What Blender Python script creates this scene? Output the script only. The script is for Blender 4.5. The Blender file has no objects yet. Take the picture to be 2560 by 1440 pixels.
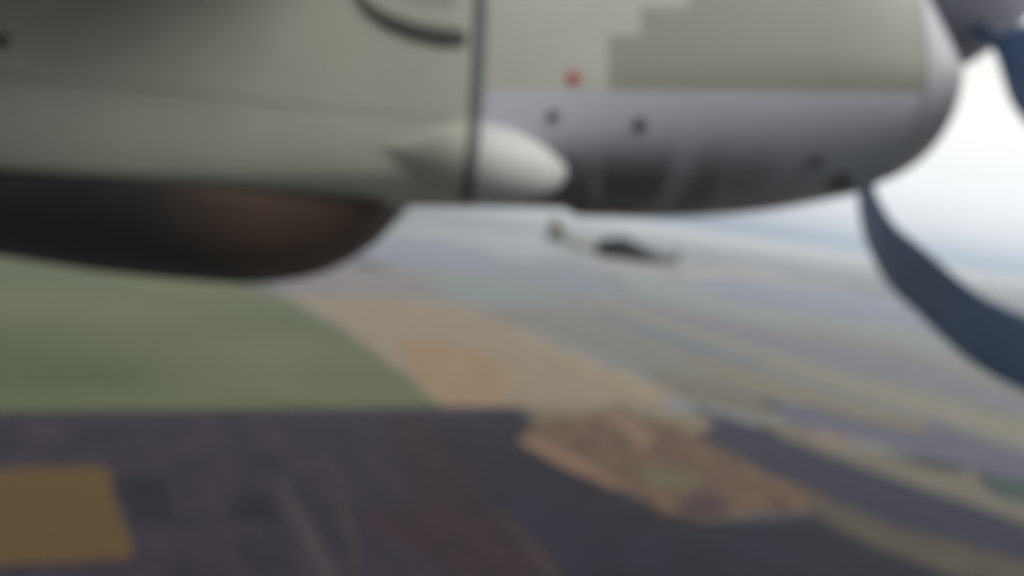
import bpy, bmesh, math, random
from mathutils import Vector, Matrix
from mathutils.bvhtree import BVHTree

# ------------------------------------------------------------------ frames
# "plane frame" P: camera at origin, X forward along the aircraft, Y away from the cabin window, Z aircraft-up
F = 2217.0            # focal length in pixels of a 2560 wide frame
H = 1000.0            # height above ground
def raydir(px, py):   # plane-frame ray through a picture point
    return Vector(((px - 1280) / F, 1.0, (720 - py) / F))
a_ = raydir(1280, 504); b_ = raydir(2280, 504 + 145)
UP = b_.cross(a_).normalized()
if UP.z < 0: UP = -UP
fwd = (Vector((0, 1, 0)) - UP * UP.y).normalized()
right = fwd.cross(UP).normalized()
R = Matrix((right, fwd, UP))          # plane frame -> world (the aircraft is climbing a little)
R4 = R.to_4x4()
POS = Vector((0, 0, H))

# ------------------------------------------------------------------ camera, world, sun
S = bpy.context.scene
cd = bpy.data.cameras.new('camera'); cam = bpy.data.objects.new('camera', cd)
S.collection.objects.link(cam); S.camera = cam
cd.sensor_width = 36; cd.lens = 36 * F / 2560
cd.clip_start = 0.05; cd.clip_end = 2000000
cam.matrix_world = Matrix.Translation(POS) @ R4 @ Matrix.Rotation(math.radians(90), 4, 'X')
cd.dof.use_dof = True                 # the photograph is out of focus: lens focused close, on the window pane
cd.dof.focus_distance = 0.30
cd.dof.aperture_fstop = 4.8
S.cycles.filter_width = 4.0
S.view_settings.view_transform = 'Standard'; S.view_settings.look = 'None'
S.view_settings.gamma = 1; S.view_settings.exposure = 0
S.cycles.max_bounces = 8; S.cycles.volume_bounces = 1; S.cycles.use_denoising = True

SUN_EL, SUN_AZ = math.radians(42), math.radians(126)
W = bpy.data.worlds.new("World"); S.world = W; W.use_nodes = True
nt = W.node_tree; nt.nodes.clear()
N = nt.nodes.new; L = nt.links.new
sky = N('ShaderNodeTexSky'); sky.sky_type = 'NISHITA'; sky.sun_disc = False
sky.sun_elevation = SUN_EL; sky.sun_rotation = SUN_AZ
bg = N('ShaderNodeBackground'); bg.inputs[1].default_value = 0.10; L(sky.outputs[0], bg.inputs[0])
tc = N('ShaderNodeTexCoord'); sep = N('ShaderNodeSeparateXYZ'); L(tc.outputs['Generated'], sep.inputs[0])
ramp = N('ShaderNodeValToRGB'); L(sep.outputs[2], ramp.inputs[0])     # cloud sheet brightness over elevation
cr = ramp.color_ramp
def lin(c): 
    c = c / 255
    return c / 12.92 if c <= 0.04045 else ((c + 0.055) / 1.055) ** 2.4
def rgb(r, g, b): return (lin(r), lin(g), lin(b), 1)
cr.elements[0].position = 0.0; cr.elements[0].color = rgb(166, 180, 196)
cr.elements[1].position = 1.0; cr.elements[1].color = rgb(214, 218, 226)
for p, c in ((0.010, (184, 196, 209)), (0.035, (216, 221, 229)), (0.08, (247, 249, 251)), (0.17, (255, 254, 248)), (0.45, (236, 238, 242))):
    e = cr.elements.new(p); e.color = rgb(*c)
noi = N('ShaderNodeTexNoise'); noi.inputs['Scale'].default_value = 3.5; noi.inputs['Detail'].default_value = 6
mp = N('ShaderNodeMapping'); mp.inputs['Scale'].default_value = (1, 1, 3.5); L(tc.outputs['Generated'], mp.inputs[0]); L(mp.outputs[0], noi.inputs[0])
nr = N('ShaderNodeMapRange'); L(noi.outputs[0], nr.inputs[0]); nr.inputs[1].default_value = 0.3; nr.inputs[2].default_value = 0.7
nr.inputs[3].default_value = 0.93; nr.inputs[4].default_value = 1.03
sdir = (math.sin(SUN_AZ) * math.cos(SUN_EL), math.cos(SUN_AZ) * math.cos(SUN_EL), math.sin(SUN_EL))
dp = N('ShaderNodeVectorMath'); dp.operation = 'DOT_PRODUCT'; L(tc.outputs['Generated'], dp.inputs[0]); dp.inputs[1].default_value = sdir
gl = N('ShaderNodeMapRange'); L(dp.outputs['Value'], gl.inputs[0]); gl.interpolation_type = 'SMOOTHSTEP'
gl.inputs[1].default_value = -0.9; gl.inputs[2].default_value = 0.0; gl.inputs[3].default_value = 0.25; gl.inputs[4].default_value = 1.12   # clouds dimmed away from the sun, added to darken the aft nacelle
gm = N('ShaderNodeMath'); gm.operation = 'MULTIPLY'; L(nr.outputs[0], gm.inputs[0]); L(gl.outputs[0], gm.inputs[1])
bg2 = N('ShaderNodeBackground'); L(ramp.outputs[0], bg2.inputs[0]); L(gm.outputs[0], bg2.inputs[1])
mix = N('ShaderNodeMixShader'); mix.inputs[0].default_value = 0.88
L(bg.outputs[0], mix.inputs[1]); L(bg2.outputs[0], mix.inputs[2])
out = N('ShaderNodeOutputWorld'); L(mix.outputs[0], out.inputs[0])

sd = bpy.data.lights.new('sun', 'SUN'); sd.energy = 2.45; sd.angle = math.radians(30); sd.color = (1, .96, .9)
so = bpy.data.objects.new('sun', sd); S.collection.objects.link(so)
# light arrives from the nose side, above, and slightly from the cabin side
sv = Vector((math.sin(SUN_AZ) * math.cos(SUN_EL), math.cos(SUN_AZ) * math.cos(SUN_EL), math.sin(SUN_EL)))
so.rotation_euler = sv.to_track_quat('Z', 'Y').to_euler()

# ------------------------------------------------------------------ helpers
def mat(name, col, rough=0.5, metal=0.0, var=0.12, scale=3.0, stretch=(1, 1, 1), bump=0.0, coat=0.0):
    m = bpy.data.materials.new(name); m.use_nodes = True
    t = m.node_tree; bs = t.nodes['Principled BSDF']
    bs.inputs['Roughness'].default_value = rough; bs.inputs['Metallic'].default_value = metal
    bs.inputs['Coat Weight'].default_value = coat
    n = t.nodes.new('ShaderNodeTexNoise'); n.inputs['Scale'].default_value = scale; n.inputs['Detail'].default_value = 5
    co = t.nodes.new('ShaderNodeTexCoord'); mpn = t.nodes.new('ShaderNodeMapping')
    mpn.inputs['Scale'].default_value = stretch
    t.links.new(co.outputs['Object'], mpn.inputs[0]); t.links.new(mpn.outputs[0], n.inputs[0])
    mx = t.nodes.new('ShaderNodeMix'); mx.data_type = 'RGBA'
    mr = t.nodes.new('ShaderNodeMapRange'); mr.inputs[1].default_value = .3; mr.inputs[2].default_value = .7
    t.links.new(n.outputs[0], mr.inputs[0]); t.links.new(mr.outputs[0], mx.inputs[0])
    mx.inputs[6].default_value = (*[c * (1 - var) for c in col[:3]], 1)
    mx.inputs[7].default_value = (*[min(1, c * (1 + var)) for c in col[:3]], 1)
    t.links.new(mx.outputs[2], bs.inputs['Base Color'])
    m['mixnode'] = mx.name
    return m

def tag(o, label, cat=None, kind=None, group=None):
    if label: o['label'] = label
    if cat: o['category'] = cat
    if kind: o['kind'] = kind
    if group: o['group'] = group
    return o

O = Vector((0, 3.9, 0.45))      # base of the aircraft thing, plane frame
def link_mesh(name, verts, faces, m, parent=None, smooth=True, label=None):
    me = bpy.data.meshes.new(name)
    off = O if parent is not None else Vector((0, 0, 0))
    me.from_pydata([tuple(Vector(v) - off) for v in verts], [], faces)
    me.update()
    b = bmesh.new(); b.from_mesh(me); bmesh.ops.recalc_face_normals(b, faces=b.faces); b.to_mesh(me); b.free()
    if smooth: me.polygons.foreach_set('use_smooth', [True] * len(me.polygons))
    me.materials.append(m)
    o = bpy.data.objects.new(name, me); S.collection.objects.link(o)
    if parent is not None: o.parent = parent
    if label: o['label'] = label
    return o

def loft(rings, cap0=True, cap1=True, closed=True):
    n = len(rings[0]); v = [p for r in rings for p in r]; f = []
    for i in range(len(rings) - 1):
        for j in range(n if closed else n - 1):
            k = (j + 1) % n
            f.append((i * n + j, i * n + k, (i + 1) * n + k, (i + 1) * n + j))
    if cap0: f.append(tuple(range(n)))
    if cap1: f.append(tuple((len(rings) - 1) * n + j for j in range(n)))
    return v, f

def interp(tab, x):
    if x <= tab[0][0]: return tab[0][1]
    for (x0, y0), (x1, y1) in zip(tab, tab[1:]):
        if x <= x1:
            t = (x - x0) / (x1 - x0); return y0 + (y1 - y0) * t
    return tab[-1][1]

# ------------------------------------------------------------------ aircraft
air = bpy.data.objects.new('turboprop_airplane', None); S.collection.objects.link(air)
air.matrix_world = Matrix.Translation(POS + R @ O) @ R4
tag(air, 'grey propeller aircraft seen from its window, engine nacelle with dark belly and navy propeller blades', 'airplane')

YC, ZC = 3.9, 0.95
EXP = 2.35
def section(X, a, bl, bu, n=96, rake=0.0, zc=ZC, yc=YC, EXP=EXP, sh=0.0):
    pts = []
    for i in range(n):
        t = 2 * math.pi * i / n
        c, s = math.cos(t), math.sin(t)
        y = yc + a * math.copysign(abs(c) ** (2 / EXP), c)
        b = bu if s > 0 else bl
        z = zc + b * math.copysign(abs(s) ** (2 / EXP), s)
        z += sh * (y - yc) * min(1, max(0, (zc - z) / max(b, 1e-6)) * 1.6)      # canted underside
        pts.append(Vector((X - (rake * max(0, min(z, 1.12) - 0.80)), y, z)))
    return pts
def fit_b(ypx, a, ex=EXP, zc=ZC, sh=0.0):     # lower half height so that the lower outline is seen at picture row ypx
    lo, hi = 0.05, 0.9
    for _ in range(30):
        m_ = (lo + hi) / 2
        y = 720 - F * min(p.z / p.y for p in section(0, a, m_, 1.0, zc=zc, EXP=ex, sh=sh))
        if y < ypx: lo = m_
        else: hi = m_
    return (lo + hi) / 2
def X_at(px, Y): return (px - 1280) / F * Y

P_ = {}
bottom = [(-4000, 470), (-600, 498), (0, 505), (1000, 516), (1415, 522), (1440, 541), (1600, 546), (1750, 543), (1900, 532), (2050, 508), (2120, 492), (2180, 474)]
def paint_material():
    m = mat('nacelle_paint', (0.38, 0.383, 0.33), rough=0.42, var=0.10, scale=1.3, coat=0.15)
    t = m.node_tree; bs = t.nodes['Principled BSDF']; N = t.nodes.new; L = t.links.new
    co = N('ShaderNodeTexCoord'); sp = N('ShaderNodeSeparateXYZ'); L(co.outputs['Object'], sp.inputs[0])
    def cmp(op, a, v):
        n = N('ShaderNodeMath'); n.operation = op; L(a, n.inputs[0]); n.inputs[1].default_value = v; return n.outputs[0]
    def bi(op, a, b):
        n = N('ShaderNodeMath'); n.operation = op; L(a, n.inputs[0]); L(b, n.inputs[1]); return n.outputs[0]
    X, Z = sp.outputs[0], sp.outputs[2]
    z0 = O.z
    # stepped livery panel
    s1 = bi('MULTIPLY', cmp('GREATER_THAN', X, 0.341), cmp('LESS_THAN', Z, 0.895 - z0))
    s2 = bi('MULTIPLY', cmp('GREATER_THAN', X, 0.455), cmp('LESS_THAN', Z, 0.995 - z0))
    s3 = cmp('GREATER_THAN', X, 0.625)
    step = bi('MAXIMUM', bi('MAXIMUM', s1, s2), s3)
    low = bi('MULTIPLY', cmp('LESS_THAN', Z, 0.700 - z0), cmp('GREATER_THAN', X, -0.14))
    base = t.nodes[m['mixnode']].outputs[2]
    def mixc(fac, a, col, amount=1.0):
        n = N('ShaderNodeMix'); n.data_type = 'RGBA'
        if amount != 1.0:
            fac = cmp('MULTIPLY', fac, amount)
        L(fac, n.inputs[0]); L(a, n.inputs[6]); n.inputs[7].default_value = (*col, 1); return n.outputs[2]
    c = mixc(step, base, (0.24, 0.24, 0.20), 0.95)
    c = mixc(low, c, (0.42, 0.43, 0.48), 0.95)
    # streaky soot and oil, plus underside shade painted in, along the lower forward cowling
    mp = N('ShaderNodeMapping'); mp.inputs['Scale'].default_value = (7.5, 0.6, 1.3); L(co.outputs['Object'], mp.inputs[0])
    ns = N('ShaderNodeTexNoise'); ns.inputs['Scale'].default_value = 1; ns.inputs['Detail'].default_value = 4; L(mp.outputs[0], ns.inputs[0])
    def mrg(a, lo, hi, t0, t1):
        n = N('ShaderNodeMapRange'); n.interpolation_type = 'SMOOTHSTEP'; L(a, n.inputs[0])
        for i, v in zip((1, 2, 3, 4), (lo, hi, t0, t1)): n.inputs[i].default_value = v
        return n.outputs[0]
    soot_shade = bi('MULTIPLY', mrg(ns.outputs[0], .28, .58, 0.35, 1), mrg(Z, 0.37 - z0, 0.60 - z0, 1, 0))
    soot_shade = bi('MULTIPLY', soot_shade, bi('MULTIPLY', mrg(X, 0.0, 0.15, 0, 1), mrg(X, 0.55, 1.5, 1, 0.25)))
    c = mixc(soot_shade, c, (0.035, 0.036, 0.036), 0.92)
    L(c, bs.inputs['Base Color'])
    return m
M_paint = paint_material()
M_lip = mat('lip_metal', (0.39, 0.385, 0.41), rough=0.5, metal=0.1, var=0.05)
M_dark = mat('belly_paint_shade', (0.016, 0.017, 0.017), rough=0.6, var=0.35, scale=2.5)  # near-black base colour includes the shade of the underside
def rust(m):                       # rusty brown, heat stained front end of the fairing
    t = m.node_tree; bs = t.nodes['Principled BSDF']; N = t.nodes.new; L = t.links.new
    co = N('ShaderNodeTexCoord'); sp = N('ShaderNodeSeparateXYZ'); L(co.outputs['Object'], sp.inputs[0])
    r = N('ShaderNodeMapRange'); L(sp.outputs[0], r.inputs[0]); r.inputs[1].default_value = -1.35; r.inputs[2].default_value = -0.95
    n = N('ShaderNodeMix'); n.data_type = 'RGBA'; L(r.outputs[0], n.inputs[0]); L(t.nodes[m['mixnode']].outputs[2], n.inputs[6])
    n.inputs[7].default_value = (0.065, 0.040, 0.028, 1); L(n.outputs[2], bs.inputs['Base Color'])
rust(M_dark)
M_blister = mat('blister_paint', (0.47, 0.47, 0.46), rough=0.55, var=0.08)
def split_paint(m):                # aft of the seal the fairing wears the cowling colour
    t = m.node_tree; bs = t.nodes['Principled BSDF']; N = t.nodes.new; L = t.links.new
    co = N('ShaderNodeTexCoord'); sp = N('ShaderNodeSeparateXYZ'); L(co.outputs['Object'], sp.inputs[0])
    r = N('ShaderNodeMath'); r.operation = 'LESS_THAN'; L(sp.outputs[0], r.inputs[0]); r.inputs[1].default_value = -0.15
    n = N('ShaderNodeMix'); n.data_type = 'RGBA'; L(r.outputs[0], n.inputs[0]); L(t.nodes[m['mixnode']].outputs[2], n.inputs[6])
    n.inputs[7].default_value = (0.41, 0.41, 0.355, 1); L(n.outputs[2], bs.inputs['Base Color'])
split_paint(M_blister)
M_seal = mat('seal_rubber', (0.11, 0.125, 0.12), rough=0.6)
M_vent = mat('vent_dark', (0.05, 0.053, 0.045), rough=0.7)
M_hole = mat('screw_dark', (0.03, 0.03, 0.032), rough=0.6)
M_joint = mat('joint_line', (0.32, 0.32, 0.28), rough=0.6)  # slightly darker line for the panel seam
M_red = mat('red_paint', (0.30, 0.055, 0.05), rough=0.5)
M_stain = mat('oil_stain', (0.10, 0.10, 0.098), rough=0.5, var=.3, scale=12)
M_navy = mat('blade_navy', (0.12, 0.19, 0.34), rough=0.38, var=0.12, scale=2)
M_spin = mat('spinner_grey', (0.17, 0.175, 0.21), rough=0.4, var=0.06)
M_wing = mat('wing_paint', (0.34, 0.34, 0.33), rough=0.45)

AFT_E = 3.6; AFT_Z = 0.70; AFT_S = 0.12
# nacelle body: the aft part narrows towards the tail
def AFT_A(px):
    t = max(0, (1150 - px) / 1150)
    return max(0.12, 0.76 - 0.05 * t - 0.14 * t ** 2)
aft, fore = [], []
pxs = [-2600, -1800, -1200, -700, -300, 0, 250, 500, 750, 950, 1080, 1150, 1176]
for px in pxs:
    a = AFT_A(px); X = X_at(px, 3.95)
    aft.append(section(X, a, fit_b(interp(bottom, px), a, AFT_E, AFT_Z, AFT_S), 1.9 - AFT_Z, zc=AFT_Z, EXP=AFT_E, sh=AFT_S))
for px in [1176, 1240, 1330, 1412, 1442, 1520, 1600, 1680, 1760, 1840, 1920, 2000, 2070, 2115]:
    a = interp([(1100, 0.76), (1700, 0.76), (2000, 0.745), (2115, 0.725)], px); X = X_at(px, 3.95)
    ex = interp([(1176, AFT_E), (1430, 2.6), (2100, EXP)], px)
    zz = interp([(1176, AFT_Z), (1500, 0.86), (1900, 0.88), (2115, 0.82)], px)
    sh = interp([(1176, AFT_S), (1400, 0.07), (1650, 0)], px)
    fore.append(section(X, a, fit_b(interp(bottom, px), a, ex, zz, sh), 1.9 - zz, zc=zz, EXP=ex, sh=sh, rake=0.08 * max(0, (px - 1700) / 415)))
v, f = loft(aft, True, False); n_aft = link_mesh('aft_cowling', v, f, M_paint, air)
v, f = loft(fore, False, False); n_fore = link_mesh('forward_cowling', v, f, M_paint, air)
bv_v = [p for r in aft + fore[1:] for p in r]
bv_v, bv_f = loft(aft + fore[1:], False, False)
bvh_body = BVHTree.FromPolygons([tuple(p) for p in bv_v], bv_f)

# polished intake lip: last part of the cowl rolling inwards
Xl = fore[-1][48].x
Xe = X_at(2115, 3.95)
lip = []
LZ = 0.82; bl0 = fit_b(interp(bottom, 2115), 0.725, EXP, LZ); bl1 = fit_b(interp(bottom, 2175), 0.71, EXP, LZ)
for k, (dx, da) in enumerate([(0, 0.003), (0.04, 0.001), (0.08, -0.006), (0.115, -0.014), (0.14, -0.030), (0.158, -0.055), (0.165, -0.085), (0.155, -0.115), (0.12, -0.14), (-0.1, -0.15), (-0.4, -0.16)]):
    t_ = min(1, max(0, dx) / 0.08); lip.append(section(Xe + dx, 0.725 + da, bl0 + (bl1 - bl0) * t_ + da, 1.9 - LZ + da, zc=LZ, rake=0.08 + 0.40 * min(1, max(0, dx) / 0.14)))
v, f = loft(lip, False, True); link_mesh('intake_lip', v, f, M_lip, air, label='pale polished intake lip at the front of the nacelle')

def hit(px, py, bvhs):
    d = raydir(px, py).normalized(); best = None
    for b in bvhs:
        loc, nor, i, dist = b.ray_cast(Vector((0, 0, 0)), d)
        if loc is not None and (best is None or dist < best[2]): best = (loc, nor, dist)
    if best is None: return None
    n = best[1]
    if n.dot(d) > 0: n = -n
    return best[0], n

# lofted bulge lying on the nacelle side: list of (px, centre row, half height px, bulge m)
def bulge(st, n=32):
    rings = []
    for px, cy, hh, dep in st:
        h = hit(px, cy, [bvh_body]); c = h[0]
        X = (px - 1280) / F * 3.25
        hz = hh / F * 3.25
        rings.append([Vector((X, c.y + 0.03 - (dep + 0.03) * math.cos(t), c.z + hz * math.sin(t))) for t in [2 * math.pi * i / n for i in range(n)]])
    return loft(rings)
def tear(x0, x1, peak, cy0, cyp, cy1, hh, dep, n=18):
    st = []
    for i in range(n + 1):
        u = 0.5 - 0.5 * math.cos(math.pi * i / n)
        px = x0 + (x1 - x0) * u
        if px < peak:
            t = (px - x0) / (peak - x0); r = (math.sin(t * math.pi / 2)) ** 1.5; cy = cy0 + (cyp - cy0) * t
        else:
            t = (px - peak) / (x1 - peak); r = math.sqrt(max(0, 1 - t ** 2.2)); cy = cyp + (cy1 - cyp) * t
        r = max(r, 0.03)
        st.append((px, cy, hh * r, dep * r * (r if px < peak else 1)))
    return st
v, f = bulge(tear(900, 1420, 1215, 352, 396, 428, 92, 0.105))
link_mesh('blister_fairing', v, f, M_blister, air, label='pale rounded blister fairing low on the nacelle side')
bvh_bl = BVHTree.FromPolygons([tuple(p) for p in v], f)
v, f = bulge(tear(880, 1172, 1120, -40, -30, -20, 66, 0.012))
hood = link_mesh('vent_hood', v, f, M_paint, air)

def ribbon(path, bv, off=0.005, nacross=6, thick=0.01, sub=8, across_x=True):
    # strip laid on the surface; path of (px, py, width px); returns closed solid
    pts = []
    for i in range(len(path) - 1):
        for k in range(sub):
            t = k / sub; pts.append([path[i][j] + (path[i + 1][j] - path[i][j]) * t for j in range(3)])
    pts.append(list(path[-1]))
    top, botm = [], []
    for i, (x, y, w) in enumerate(pts):
        x2, y2, _ = pts[min(i + 1, len(pts) - 1)]; x1, y1, _ = pts[max(i - 1, 0)]
        dx, dy = x2 - x1, y2 - y1; l = math.hypot(dx, dy) or 1; nx, ny = -dy / l, dx / l
        rt, rb = [], []
        for k in range(nacross + 1):
            s = (k / nacross - 0.5) * w
            h = hit(x + nx * s, y + ny * s, bv)
            if h is None: h = hit(x + nx * s * .3, y + ny * s * .3 - 14, bv)
            if h is None: rt = None; break
            e = off if 0 < k < nacross else 0.0005
            rt.append(h[0] + h[1] * e); rb.append(h[0] - h[1] * thick)
        if rt: top.append(rt + rb[::-1])
    return loft(top)
v, f = ribbon([(1210, -260, 36), (1206, -100, 36), (1203, 0, 36), (1199, 120, 36), (1193, 240, 36), (1184, 360, 34), (1174, 440, 34), (1165, 505, 34)], [bvh_body, bvh_bl])
link_mesh('cowling_seal', v, f, M_seal, air, label='dark vertical seal between the forward and aft cowlings')
bvh_hood = None
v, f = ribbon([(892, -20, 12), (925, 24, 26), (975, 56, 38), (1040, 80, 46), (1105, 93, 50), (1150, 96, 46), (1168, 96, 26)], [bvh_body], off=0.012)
link_mesh('vent_opening_shadow', v, f, M_vent, air, label='dark crescent strip for the vent opening and its painted hood shadow')  # dark strip paints the hood's shadow together with the opening

def stud(name, px, py, rpx, m, dep=0.006, n=20, label=None):
    loc, nor = hit(px, py, [bvh_body, bvh_bl])
    r = rpx / F * loc.y
    u = nor.cross(Vector((0, 0, 1))).normalized(); w = nor.cross(u).normalized()
    rings = []
    for rr, dd in ((r, -0.01), (r, dep * .6), (r * .85, dep)):
        rings.append([loc + nor * dd + u * (math.cos(2 * math.pi * i / n) * rr) + w * (math.sin(2 * math.pi * i / n) * rr) for i in range(n)])
    v, f = loft(rings)
    return link_mesh(name, v, f, m, air, label=label, smooth=False)
stud('warning_mark', 1434, 196, 19, M_red, dep=0.003, label='small round red mark above the paint line')
for px, py, r in ((1382, 292, 15), (1600, 312, 17), (2038, 404, 15), (4, 102, 19)):
    stud('fastener', px, py, r, M_hole, label=None)
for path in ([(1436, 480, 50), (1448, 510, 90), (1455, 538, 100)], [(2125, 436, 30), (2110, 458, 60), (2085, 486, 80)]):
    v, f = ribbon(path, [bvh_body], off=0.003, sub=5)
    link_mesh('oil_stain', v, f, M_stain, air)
v, f = ribbon([(-60, 188, 9), (200, 205, 9), (520, 232, 9), (860, 272, 9), (1170, 296, 9)], [bvh_body], off=0.003)
link_mesh('panel_joint', v, f, M_joint, air)

# dark belly fairing (wheel bay / exhaust) under the aft cowling
def halfwidth(z, a, bl):
    q = min(1, abs((AFT_Z - z) / bl)); return a * (1 - q ** AFT_E) ** (1 / AFT_E)
line = [(-2600, 280), (0, 402), (400, 440), (800, 482), (960, 498), (1040, 508)]
belly = [(-2600, 300), (-1600, 420), (-600, 560), (0, 632), (300, 680), (500, 702), (640, 712), (740, 705), (820, 683), (890, 648), (950, 598), (975, 560), (1004, 519)]
rings = []
for px in [-2600, -2000, -1400, -900, -500, -200, 0, 150, 300, 450, 560, 640, 700, 760, 820, 870, 910, 935, 965, 988, 1002]:
    aa = AFT_A(px); bl = fit_b(interp(bottom, px), aa, AFT_E, AFT_Z)
    yl = interp(line, px); z = (720 - yl) / F * 3.4
    h = None; yy = yl
    while h is None and yy > yl - 60: h = hit(px, yy, [bvh_body]); yy -= 4
    w = max(0.3, YC - h[0].y + 0.015) if h else aa + 0.02; z = (720 - yl) / F * (YC - w)
    X = (px - 1280) / F * 3.9
    ytar = interp(belly, px)
    n = 40
    def ring(zb):
        pts = []
        for i in range(n + 1):
            t = math.pi * i / n
            y_ = YC - w * math.copysign(abs(math.cos(t)) ** 0.85, math.cos(t))
            pts.append(Vector((X, y_, z - (z - zb) * abs(math.sin(t)) ** 0.85 + 0.11 * (y_ - YC + w))))
        return pts
    lo, hi = -1.5, z
    for _ in range(30):
        m_ = (lo + hi) / 2
        y = 720 - F * min(p.z / p.y for p in ring(m_))
        if y > ytar: lo = m_
        else: hi = m_
    rings.append(ring((lo + hi) / 2))
v, f = loft(rings, True, True); link_mesh('belly_fairing', v, f, M_dark, air, label='black rounded fairing under the aft part of the nacelle')

# propeller: spinner + blades, shaft axis above the chin intake
HY, HZ, PX_ = 3.9, 1.37, 1.90
rings = []
for X, r in [(1.50, 0.40), (1.56, 0.45), (1.75, 0.452), (1.9, 0.43), (2.0, 0.39), (2.1, 0.325), (2.2, 0.24), (2.28, 0.16), (2.34, 0.09), (2.37, 0.02)]:
    rings.append([Vector((X, HY + r * math.cos(2 * math.pi * k / 64), HZ + r * math.sin(2 * math.pi * k / 64))) for k in range(64)])
v, f = loft(rings); spin = link_mesh('spinner', v, f, M_spin, air, label='grey propeller spinner in front of the nacelle')

def blade(centre, label):
    # centre: list of (Y, Z, chord, twist deg) in the propeller plane, smoothed
    pts = []
    def cat(p0, p1, p2, p3, t):
        return [0.5 * ((2 * b) + (-a + c) * t + (2 * a - 5 * b + 4 * c - d) * t * t + (-a + 3 * b - 3 * c + d) * t ** 3) for a, b, c, d in zip(p0, p1, p2, p3)]
    c = [centre[0]] + list(centre) + [centre[-1]]
    for i in range(1, len(c) - 2):
        for k in range(8): pts.append(cat(c[i - 1], c[i], c[i + 1], c[i + 2], k / 8))
    pts.append(list(centre[-1]))
    rings = []; n = 24
    for i, (y, z, ch, tw) in enumerate(pts):
        y2, z2 = pts[min(i + 1, len(pts) - 1)][:2]; y1, z1 = pts[max(i - 1, 0)][:2]
        d = Vector((0, y2 - y1, z2 - z1)).normalized(); nn = Vector((0, -d.z, d.y)); ax = Vector((1, 0, 0))
        ca, sa = math.cos(math.radians(tw)), math.sin(math.radians(tw))
        u = nn * ca + ax * sa; w = ax * ca - nn * sa
        th = ch * 0.09 if i > 6 else ch * (0.45 - 0.36 * i / 6)
        r = []
        for k in range(n):
            t = 2 * math.pi * k / n
            r.append(Vector((PX_, y, z)) + u * (math.cos(t) * ch / 2) + w * (math.sin(t) * th / 2))
        rings.append(r)
    v, f = loft(rings)
    return link_mesh('propeller_blade', v, f, M_navy, air, label=label)
blade([(3.95, 1.28, .16, 0), (4.35, 1.06, .20, 5), (4.72, 0.80, .28, 8), (4.76, 0.48, .34, 8), (4.50, 0.20, .34, 6), (4.10, 0.02, .32, 4), (3.66, -0.16, .30, 3), (3.25, -0.25, .28, 2), (2.85, -0.30, .24, 2), (2.55, -0.31, .08, 2)], 'navy swept propeller blade curving out below the intake lip')
blade([(3.72, 1.13, .10, 0), (3.50, 0.975, .06, 0), (3.38, 0.90, .20, 0), (3.24, 0.80, .34, 0), (2.95, 0.62, .42, 0), (2.55, 0.38, .38, 0), (2.3, 0.22, .15, 0)], 'navy propeller blade at the spinner, reaching towards the window')
blade([(3.9, 1.45, .18, 0), (3.95, 1.9, .26, 0), (4.0, 2.5, .34, 0), (3.95, 3.1, .30, 0), (3.88, 3.35, .12, 0)], 'navy propeller blade pointing straight up')

# wing joining the top of the aft nacelle (out of frame, it shades the aft cowling)
def wing():
    rings = []
    for Y, le, te, z, th in [(-0.9, -0.25, -3.6, 1.36, 0.42), (3.9, -0.35, -3.4, 1.55, 0.38), (9, -0.9, -2.8, 1.85, 0.28), (14.5, -1.2, -2.2, 2.2, 0.14)]:
        r = []; n = 30
        for k in range(n):
            t = 2 * math.pi * k / n; u = 0.5 + 0.5 * math.cos(t)
            prof = math.sin(t) * (0.55 + 0.45 * u) * (1 - 0.1 * u)
            r.append(Vector((te + (le - te) * u, Y, z + prof * th / 2)))
        rings.append(r)
    return loft(rings)
v, f = wing(); link_mesh('wing', v, f, M_wing, air)
# fuselage side behind the camera (the picture is taken at its window)
rr = []
for X, r, dz in [(-17, 0.7, 0.6), (-9, 1.3, 0.1), (-6, 1.35, 0), (0, 1.35, 0), (3.2, 1.35, 0), (4.6, 1.2, -.05), (5.6, 0.9, -.15), (6.4, 0.45, -.3), (6.7, .08, -.35)]:
    rr.append([Vector((X, -1.47 + r * math.cos(2 * math.pi * k / 48), dz + r * math.sin(2 * math.pi * k / 48))) for k in range(48)])
v, f = loft(rr); link_mesh('fuselage', v, f, M_wing, air)

# ------------------------------------------------------------------ ground
VIS = 50000.0                      # haze extinction length, metres
CAL = [(2381, [0.0225, 0.0238, 0.0248], [1.239, 1.249, 1.262]), (2785, [0.0253, 0.0269, 0.0281], [1.224, 1.235, 1.251]), (3432, [0.0315, 0.0334, 0.035], [1.219, 1.231, 1.246]), (4255, [0.0382, 0.0406, 0.0424], [1.208, 1.219, 1.237]), (5598, [0.0498, 0.0533, 0.0561], [1.191, 1.2, 1.218]), (7490, [0.0659, 0.07, 0.0737], [1.174, 1.182, 1.203]), (11311, [0.0954, 0.1024, 0.107], [1.13, 1.139, 1.16]), (19112, [0.1521, 0.1595, 0.1686], [1.047, 1.062, 1.078]), (33591, [0.2349, 0.2476, 0.2591], [0.918, 0.935, 0.957]), (48196, [0.2987, 0.3154, 0.3313], [0.828, 0.846, 0.869]), (85269, [0.3954, 0.4198, 0.4404], [0.685, 0.706, 0.734])] #CAL
def ground_pt(px, py, z=0.0):
    d = R @ raydir(px, py)
    if d.z > -0.002: d.z = -0.002
    k = (z - H) / d.z
    return Vector((d.x * k, d.y * k, z)), d.length * k
def albedo(c, dist):
    # farmland reflectance from its look at that distance: haze light and ground light as rendered
    dist = max(CAL[0][0], min(CAL[-1][0], dist)); out = []
    for k in range(3):
        A = interp([(r[0], r[1][k]) for r in CAL], dist); E = interp([(r[0], r[2][k]) for r in CAL], dist)
        out.append(max(0.006, min(0.85, (lin(c[k]) - A) / E)))
    return out

me = bpy.data.meshes.new('ground'); G = 300000
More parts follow.
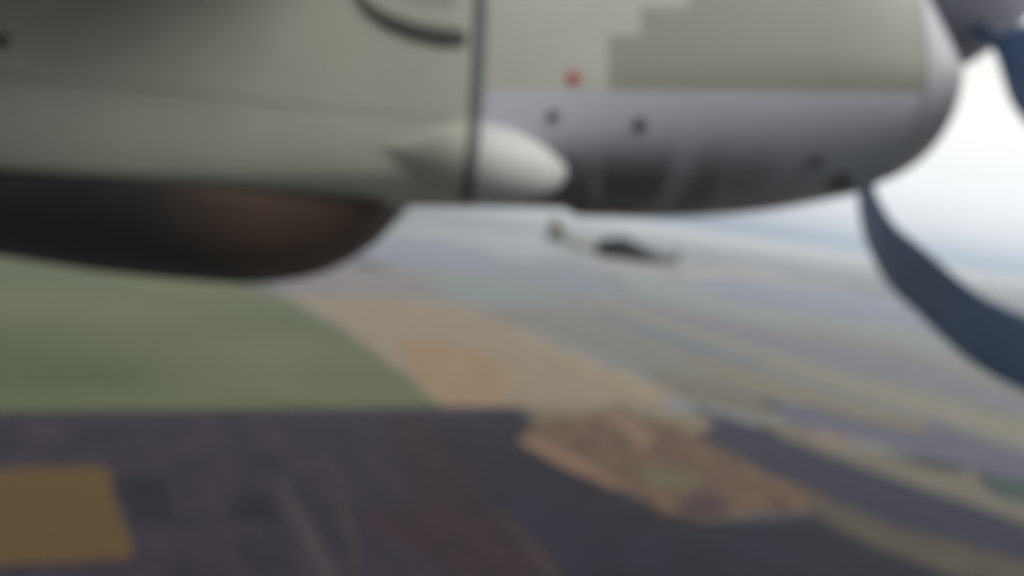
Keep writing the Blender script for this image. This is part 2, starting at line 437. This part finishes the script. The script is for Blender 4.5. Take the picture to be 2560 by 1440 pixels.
# base terrain: one sheet, dark tilled land with patches
gv = []; gf = []; ng = 24
for i in range(ng + 1):
    for j in range(ng + 1):
        gv.append((-G + 2 * G * i / ng, -G + 2 * G * j / ng, 0))
for i in range(ng):
    for j in range(ng):
        a = i * (ng + 1) + j; gf.append((a, a + ng + 1, a + ng + 2, a + 1))
_p0, _ = ground_pt(690, 1200); _p1, _ = ground_pt(830, 1450); FURROW = math.atan2((_p1 - _p0).y, (_p1 - _p0).x)
def land_material(name, c1, c2, scale, seed=0.0, detail=4, sx=1.0, sy=1.0, rot=0.0, furrow=0):
    m = bpy.data.materials.new(name); m.use_nodes = True; t = m.node_tree
    bs = t.nodes['Principled BSDF']; bs.inputs['Roughness'].default_value = 1; bs.inputs['Specular IOR Level'].default_value = 0.0
    co = t.nodes.new('ShaderNodeTexCoord'); mpn = t.nodes.new('ShaderNodeMapping'); mpn.inputs['Scale'].default_value = (scale * sx, scale * sy, scale)
    mpn.inputs['Location'].default_value = (seed, seed * 1.7, 0); mpn.inputs['Rotation'].default_value = (0, 0, rot)
    n = t.nodes.new('ShaderNodeTexNoise'); n.inputs['Scale'].default_value = 1; n.inputs['Detail'].default_value = detail
    mx = t.nodes.new('ShaderNodeMix'); mx.data_type = 'RGBA'
    mr = t.nodes.new('ShaderNodeMapRange'); mr.inputs[1].default_value = .33; mr.inputs[2].default_value = .67
    t.links.new(co.outputs['Object'], mpn.inputs[0]); t.links.new(mpn.outputs[0], n.inputs[0]); 
    src = n.outputs[0]
    if furrow:                     # ploughing and drainage streaks along the field
        mp2 = t.nodes.new('ShaderNodeMapping'); mp2.vector_type = 'TEXTURE'; mp2.inputs['Rotation'].default_value = (0, 0, FURROW)
        mp2.inputs['Scale'].default_value = (900, 38, 100); n2 = t.nodes.new('ShaderNodeTexNoise'); n2.inputs['Scale'].default_value = 1; n2.inputs['Detail'].default_value = 3
        t.links.new(co.outputs['Object'], mp2.inputs[0]); t.links.new(mp2.outputs[0], n2.inputs[0])
        av = t.nodes.new('ShaderNodeMix'); av.inputs[0].default_value = 0.5; t.links.new(src, av.inputs[2]); t.links.new(n2.outputs[0], av.inputs[3]); src = av.outputs[0]
    t.links.new(src, mr.inputs[0]); t.links.new(mr.outputs[0], mx.inputs[0])
    mx.inputs[6].default_value = (*c1, 1); mx.inputs[7].default_value = (*c2, 1)
    t.links.new(mx.outputs[2], bs.inputs['Base Color'])
    return m
M_ground = land_material('land', (0.07, 0.08, 0.08), (0.12, 0.12, 0.11), 1 / 1400, detail=6)
g = link_mesh('ground', gv, gf, M_ground, None, smooth=False)
tag(g, 'flat farmland stretching away into the haze below the aircraft', 'ground', 'structure')

fcount = [0]
def field(poly, col, label, var=0.13, scale=1 / 160, level=1, sx=1, sy=1, rot=0, tint=None, name='field', furrow=0):
    pts = []
    z = 0.6 * level
    rj = random.Random(len(label) * 7 + int(poly[0][0]))
    lum = .3 * col[0] + .59 * col[1] + .11 * col[2]
    if lum > 105 and 'green field' not in label and not any(k_ in label for k_ in ('tan', 'patch', 'plot', 'edge')): col = [c + (lum - c) * .45 + (138 - lum) * .15 for c in col]
    # denser outline so edges can wander slightly
    cx = sum(p[0] for p in poly) / len(poly); cy = sum(p[1] for p in poly) / len(poly)
    ds = []
    for i in range(len(poly)):
        x0, y0 = poly[i]; x1, y1 = poly[(i + 1) % len(poly)]
        for k in range(4):
            t = k / 4; jx, jy = (rj.uniform(-9, 9), rj.uniform(-3, 3)) if 'straight' not in label and k else (0, 0); p, d = ground_pt(x0 + (x1 - x0) * t + jx, y0 + (y1 - y0) * t + jy, z); pts.append(p); ds.append(d)
    _, d = ground_pt(cx, cy)
    c = albedo(col, d)
    fcount[0] += 1
    m = land_material('crop_%d' % fcount[0], [x * (1 - var) for x in c], [x * (1 + var) for x in (albedo(tint, d) if tint else c)], scale, seed=fcount[0] * 3.1, sx=sx, sy=sy, rot=rot, furrow=furrow)
    me = bpy.data.meshes.new('field'); b = bmesh.new()
    top = [b.verts.new(p) for p in pts]
    bot = [b.verts.new((p.x, p.y, 0.02)) for p in pts]
    b.faces.new(top)
    for i in range(len(top)):
        k = (i + 1) % len(top); b.faces.new((top[i], top[k], bot[k], bot[i]))
    bmesh.ops.recalc_face_normals(b, faces=b.faces); bmesh.ops.triangulate(b, faces=b.faces)
    b.to_mesh(me); b.free(); me.materials.append(m)
    o = bpy.data.objects.new(name, me); S.collection.objects.link(o)
    tag(o, label, 'field', 'structure')
    return o

FIELDS = [
 ([(900, 640), (1500, 655), (2100, 745), (2700, 900), (2700, 1300), (1700, 1080), (1200, 1000), (700, 740)], (137, 139, 140), 'broad pale farmland filling the middle distance', 0.5, dict(scale=1 / 500)),
 ([(1100, 990), (1700, 1030), (2750, 1230), (2750, 1700), (1500, 1700)], (92, 90, 94), 'broad darker farmland filling the lower right', 0.5, dict(scale=1 / 300)),
 # far, pale
 ([(300, 590), (1050, 560), (1420, 590), (1500, 640), (1330, 650), (1000, 640), (800, 620)], (166, 174, 177), 'pale misty field band just under the nacelle', 1, {}),
 ([(860, 640), (1000, 580), (1200, 615), (1260, 650), (1220, 690), (1050, 675), (900, 665)], (146, 152, 166), 'blue grey far field below the seal', 2, {}),
 ([(1430, 640), (1560, 650), (1900, 670), (2150, 730), (1900, 705), (1600, 690), (1480, 665)], (170, 170, 172), 'pale pinkish field strip in front of the hill', 2, {}),
 ([(1300, 655), (1480, 665), (1560, 720), (1500, 745), (1380, 715), (1250, 690)], (141, 150, 162), 'bluish field left of the hill foot', 3, {}),
 ([(1490, 680), (1620, 690), (1900, 770), (2250, 810), (2420, 880), (2300, 880), (1900, 810), (1600, 740)], (148, 160, 158), 'light green far strip under the hill', 3, {}),
 ([(1700, 700), (2000, 715), (2250, 740), (2350, 830), (2150, 800), (1850, 755)], (147, 157, 177), 'pale blue far field right of the hill', 2, {}),
 ([(650, 700), (900, 650), (1080, 690), (1180, 740), (980, 745), (720, 745)], (141, 136, 134), 'dusty pink grey field beyond the belly fairing', 2, {}),
 ([(1050, 690), (1250, 700), (1420, 745), (1330, 760), (1150, 745)], (138, 147, 144), 'thin green grey strip behind the tan field', 3, {}),
 # middle distance
 ([(1380, 715), (1560, 745), (1900, 815), (2300, 885), (2600, 1010), (2600, 1060), (2300, 985), (2000, 925), (1700, 850), (1480, 780)], (134, 133, 138), 'long lavender grey field strip in the middle distance', 2, {}),
 ([(1600, 800), (1760, 830), (1960, 900), (1900, 915), (1700, 860), (1560, 815)], (122, 130, 138), 'dull blue patch inside the lavender strip', 3, {}),
 ([(2200, 950), (2560, 1045), (2640, 1075), (2640, 1130), (2400, 1060), (2250, 1010), (2120, 965)], (134, 134, 124), 'light olive strip along the right edge', 4, {}),
 ([(1330, 760), (1480, 780), (1700, 850), (2000, 925), (2200, 985), (2560, 1100), (2560, 1140), (2100, 1030), (1840, 1010), (1600, 930), (1400, 850), (1200, 780)], (136, 135, 125), 'long greenish grey strip beside the tan field', 2, dict(tint=(128, 128, 128))),
 ([(1600, 920), (1800, 950), (1960, 1010), (1900, 1040), (1740, 1010), (1640, 960)], (121, 119, 110), 'dull brown grey patch past the end of the tan field', 3, {}),
 ([(1880, 1000), (2120, 1020), (2350, 1060), (2600, 1150), (2600, 1215), (2440, 1180), (2200, 1110), (2000, 1065)], (108, 108, 118), 'purple grey field above the long tan strip', 3, {}),
 ([(1420, 738), (1490, 746), (2000, 903), (2600, 1085), (2600, 1112), (1990, 926), (1480, 762)], (146, 143, 131), 'thin pale tan strip running diagonally across the middle distance', 5, {}),
 ([(1680, 893), (1760, 900), (2100, 1006), (2320, 1060), (2300, 1078), (2080, 1026)], (134, 128, 112), 'short olive tan strip below the thin pale one', 6, {}),
 ([(2000, 800), (2300, 870), (2600, 970), (2600, 1000), (2290, 893), (1990, 822)], (143, 144, 140), 'faint tan grey strip high on the right', 5, {}),
 # tan wedge
 ([(715, 742), (980, 745), (1180, 765), (1330, 850), (1520, 925), (1690, 985), (1650, 1015), (1450, 1015), (1110, 1016), (1000, 925), (870, 830), (790, 775)], (150, 136, 119), 'broad tan wedge of field right of the green field', 4, dict(tint=(143, 135, 120))),
 ([(1000, 850), (1200, 870), (1290, 960), (1250, 1012), (1120, 1012), (1040, 945)], (150, 130, 108), 'warmer orange tan corner inside the tan wedge', 5, {}),
 ([(1250, 800), (1420, 880), (1560, 930), (1690, 985), (1640, 995), (1480, 935), (1330, 860)], (154, 142, 122), 'bright thin tan margin along the wedge', 5, {}),
 ([(1290, 1018), (1560, 1012), (1760, 1040), (1850, 1070), (1740, 1080), (1560, 1030), (1380, 1060)], (128, 120, 104), 'olive brown strip below the tan wedge', 4, {}),
 # greens
 ([(-900, 560), (300, 640), (715, 742), (870, 835), (1000, 930), (1112, 1016), (-900, 1040)], (98, 106, 87), 'large green field with a straight lower edge', 3, dict(tint=(115, 120, 98), scale=1 / 2200, var=.05)),
 # dark foreground
 ([(-900, 1040), (1112, 1018), (1290, 1020), (1600, 1300), (1900, 1700), (-900, 1700)], (51, 46, 58), 'dark purple ploughed land filling the lower left', 2, dict(tint=(69, 62, 71), var=.3, scale=1 / 150, furrow=1)),
 ([(1290, 1022), (1345, 1050), (1300, 1100), (1500, 1205), (1740, 1305), (2060, 1290), (2560, 1450), (2600, 1600), (1500, 1600), (1290, 1330), (1150, 1180), (1080, 1060)], (46, 47, 58), 'dark slate field below the brown patch', 3, dict(tint=(60, 59, 68), var=.3, furrow=1, scale=1 / 180)),
 ([(980, 1035), (1060, 1035), (1180, 1180), (1230, 1300), (1400, 1445), (1150, 1445), (900, 1300), (1040, 1250), (1000, 1130)], (55, 49, 56), 'reddish brown tract in the dark land', 4, dict(tint=(69, 59, 64), var=.2, scale=1 / 120, furrow=1)),
 ([(-250, 1176), (262, 1164), (285, 1240), (332, 1396), (60, 1408), (-250, 1425)], (99, 83, 61), 'ochre square field in the lower left corner', 5, dict(tint=(94, 79, 56), var=.1)),
 ([(1296, 1104), (1345, 1046), (1560, 1030), (1740, 1078), (1880, 1160), (2080, 1245), (2070, 1275), (1880, 1282), (1745, 1306), (1640, 1270), (1500, 1205)], (90, 78, 70), 'mottled brown patch among the dark fields', 5, dict(tint=(116, 99, 86), var=.2, scale=1 / 90)),
 ([(1290, 1098), (1340, 1090), (1450, 1150), (1560, 1210), (1530, 1220), (1400, 1162)], (132, 108, 92), 'narrow orange brown edge of the brown patch', 6, {}),
 ([(1500, 1040), (1580, 1045), (1640, 1090), (1600, 1120), (1560, 1080)], (130, 110, 95), 'small warm light plot at the top of the brown patch', 6, {}),
 ([(1590, 1160), (1700, 1165), (1760, 1200), (1720, 1230), (1620, 1215)], (106, 100, 84), 'small olive plot inside the brown patch', 6, {}),
 ([(1690, 1265), (1760, 1225), (1830, 1250), (1800, 1290), (1745, 1302)], (86, 74, 76), 'small dark plot at the tip of the brown patch', 6, {}),
 ([(1730, 1015), (1830, 1045), (2000, 1110), (2300, 1215), (2600, 1320), (2600, 1430), (2300, 1345), (2060, 1240), (1900, 1170), (1750, 1085), (1790, 1060)], (74, 75, 86), 'long slate blue strip crossing the lower right', 5, dict(tint=(70, 70, 80), var=.15)),
 ([(1860, 1030), (2040, 1075), (2180, 1120), (2330, 1170), (2440, 1180), (2480, 1230), (2600, 1270), (2600, 1322), (2400, 1250), (2150, 1165), (1960, 1095)], (124, 118, 106), 'long tan strip above the slate blue strip', 6, dict(tint=(118, 116, 106))),
 ([(2030, 1075), (2110, 1090), (2140, 1120), (2060, 1110)], (138, 124, 112), 'pale plot at the near end of the long tan strip', 7, {}),
 ([(2460, 1190), (2700, 1210), (2700, 1290), (2560, 1262), (2490, 1240)], (80, 94, 92), 'dark teal copse plot at the right edge', 7, {}),
 ([(2030, 1250), (2080, 1250), (2250, 1320), (2450, 1375), (2600, 1410), (2600, 1480), (2380, 1440), (2180, 1365), (2020, 1285)], (92, 87, 80), 'olive brown strip in the lower right corner', 6, {}),
 ([(1230, 1280), (1275, 1285), (1420, 1445), (1360, 1445)], (72, 64, 64), 'brown track cutting the dark land', 6, {}),
 ([(690, 1200), (712, 1198), (860, 1450), (800, 1450)], (74, 70, 72), 'pale track leading down through the dark land', 6, {}),
 ([(820, 1130), (840, 1130), (910, 1450), (878, 1450)], (70, 66, 68), 'second fainter track right of the pale one', 6, {}),
 ([(600, 1230), (680, 1240), (720, 1310), (560, 1300)], (52, 48, 57), 'small dark plot beside the pale track', 5, {}),
 ([(280, 1190), (400, 1180), (440, 1300), (330, 1310)], (52, 48, 57), 'dark plot right of the ochre field', 4, {}),
]
for poly, col, label, level, kw in FIELDS:
    field(poly, col, label, level=level, **kw)

# ------------------------------------------------------------------ second aircraft flying alongside, about 62 m away
DIST = 62.0
dv = R @ raydir(1541, 626); cpos = POS + dv * DIST
esc = bpy.data.objects.new('escort_airplane', None); S.collection.objects.link(esc)
esc.location = cpos
tag(esc, 'small distant propeller aircraft with dark middle and upright tail fin, flying level beyond the nacelle', 'airplane')
O = Vector((0, 0, 0))
M_pale = mat('escort_pale_paint', (0.25, 0.26, 0.235), rough=.6, var=.08)
M_edark = mat('escort_dark_paint', (0.012, 0.016, 0.020), rough=.6, var=.2)
M_egrey = mat('escort_grey_paint', (0.13, 0.135, 0.15), rough=.5)
M_tan = mat('escort_tan_paint', (0.16, 0.155, 0.11), rough=.5)
def body(st, n=28):
    rings = []
    for x, hw, hh, zc in st:
        rings.append([Vector((x, hw * math.cos(2 * math.pi * k / n), zc + hh * math.sin(2 * math.pi * k / n))) for k in range(n)])
    return loft(rings)
def foil(root, tip, vertical=False, n=16):
    rings = []
    for (s, le, te, off, th) in (root, [(a + b) / 2 for a, b in zip(root, tip)], tip):
        r = []
        for k in range(n):
            t = 2 * math.pi * k / n; u = .5 + .5 * math.cos(t); x = te + (le - te) * u; d = math.sin(t) * th / 2 * (.4 + .6 * u)
            r.append(Vector((x, d, s)) if vertical else Vector((x, s, off + d)))
        rings.append(r)
    return loft(rings)
v, f = body([(-4.55, .05, .10, .18), (-3.8, .17, .24, .12), (-2.6, .30, .36, .06), (-1.5, .40, .47, 0)])
link_mesh('rear_fuselage', v, f, M_pale, esc, label='pale rear fuselage')
v, f = body([(-1.52, .39, .46, 0), (-.6, .46, .54, .02), (.4, .48, .58, .02), (1.4, .48, .56, 0), (2.1, .46, .54, -.03)])
link_mesh('middle_fuselage', v, f, M_edark, esc, label='dark middle fuselage')
v, f = body([(-1.1, .10, .08, .55), (-.6, .26, .26, .50), (.1, .33, .44, .55), (.8, .32, .42, .53), (1.35, .22, .24, .48), (1.7, .08, .08, .50)])
can = link_mesh('canopy', v, f, M_edark, esc)
v, f = body([(2.08, .455, .53, -.03), (2.9, .44, .48, -.06), (3.7, .38, .38, -.08), (4.0, .27, .27, -.08)])
link_mesh('engine_cowling', v, f, M_egrey, esc, label='grey engine cowling')
v, f = body([(4.0, .24, .24, -.08), (4.25, .17, .17, -.08), (4.45, .05, .05, -.08)])
hubo = link_mesh('propeller_hub', v, f, M_egrey, esc)
for k in range(3):
    an = math.radians(20 + 120 * k); ca, sa = math.cos(an), math.sin(an)
    rings = []
    for r, c in ((.15, .10), (.6, .20), (1.1, .20), (1.5, .08)):
        ring = []
        for q in range(10):
            t = 2 * math.pi * q / 10; a = math.cos(t) * c / 2; b = math.sin(t) * .02
            ring.append(Vector((4.15 + a * .5 + b, r * ca - a * .85 * sa, -.08 + r * sa + a * .85 * ca)))
        rings.append(ring)
    v, f = loft(rings); link_mesh('propeller_blade', v, f, M_edark, hubo)
for sgn in (1, -1):
    v, f = foil((.35 * sgn, 1.75, -.75, -.32, .34), (5.4 * sgn, 1.1, -.1, .12, .12)); link_mesh('wing', v, f, M_edark, esc)
    v, f = foil((.12 * sgn, -3.4, -4.4, .22, .12), (1.7 * sgn, -3.75, -4.35, .24, .06)); link_mesh('tailplane', v, f, M_pale, esc)
v, f = foil((.25, -3.45, -4.75, 0, .13), (1.75, -4.25, -4.95, 0, .08), vertical=True)
fin = link_mesh('tail_fin', v, f, M_tan, esc, label='upright tan tail fin')
v, f = foil((.0, -4.2, -5.0, 0, .17), (.75, -4.25, -5.02, 0, .15), vertical=True)
link_mesh('rudder', v, f, M_egrey, fin, label='dark lower rudder')

# ------------------------------------------------------------------ haze
top = H + 8
v = [(x, y, z) for z in (-3, top) for x, y in ((-G - 900, -G - 900), (G + 900, -G - 900), (G + 900, G + 900), (-G - 900, G + 900))]
f = [(0, 1, 2, 3), (4, 5, 6, 7), (0, 1, 5, 4), (1, 2, 6, 5), (2, 3, 7, 6), (3, 0, 4, 7)]
m = bpy.data.materials.new('haze_air'); m.use_nodes = True; m.node_tree.nodes.clear()
pv = m.node_tree.nodes.new('ShaderNodeVolumePrincipled'); mo = m.node_tree.nodes.new('ShaderNodeOutputMaterial')
pv.inputs['Color'].default_value = (0.93, 0.97, 1.0, 1); pv.inputs['Density'].default_value = 1 / VIS; pv.inputs['Anisotropy'].default_value = 0.2
m.node_tree.links.new(pv.outputs[0], mo.inputs['Volume'])
hz = link_mesh('haze', v, f, m, None, smooth=False)
tag(hz, 'pale even haze filling the air over the farmland', 'haze', 'stuff')
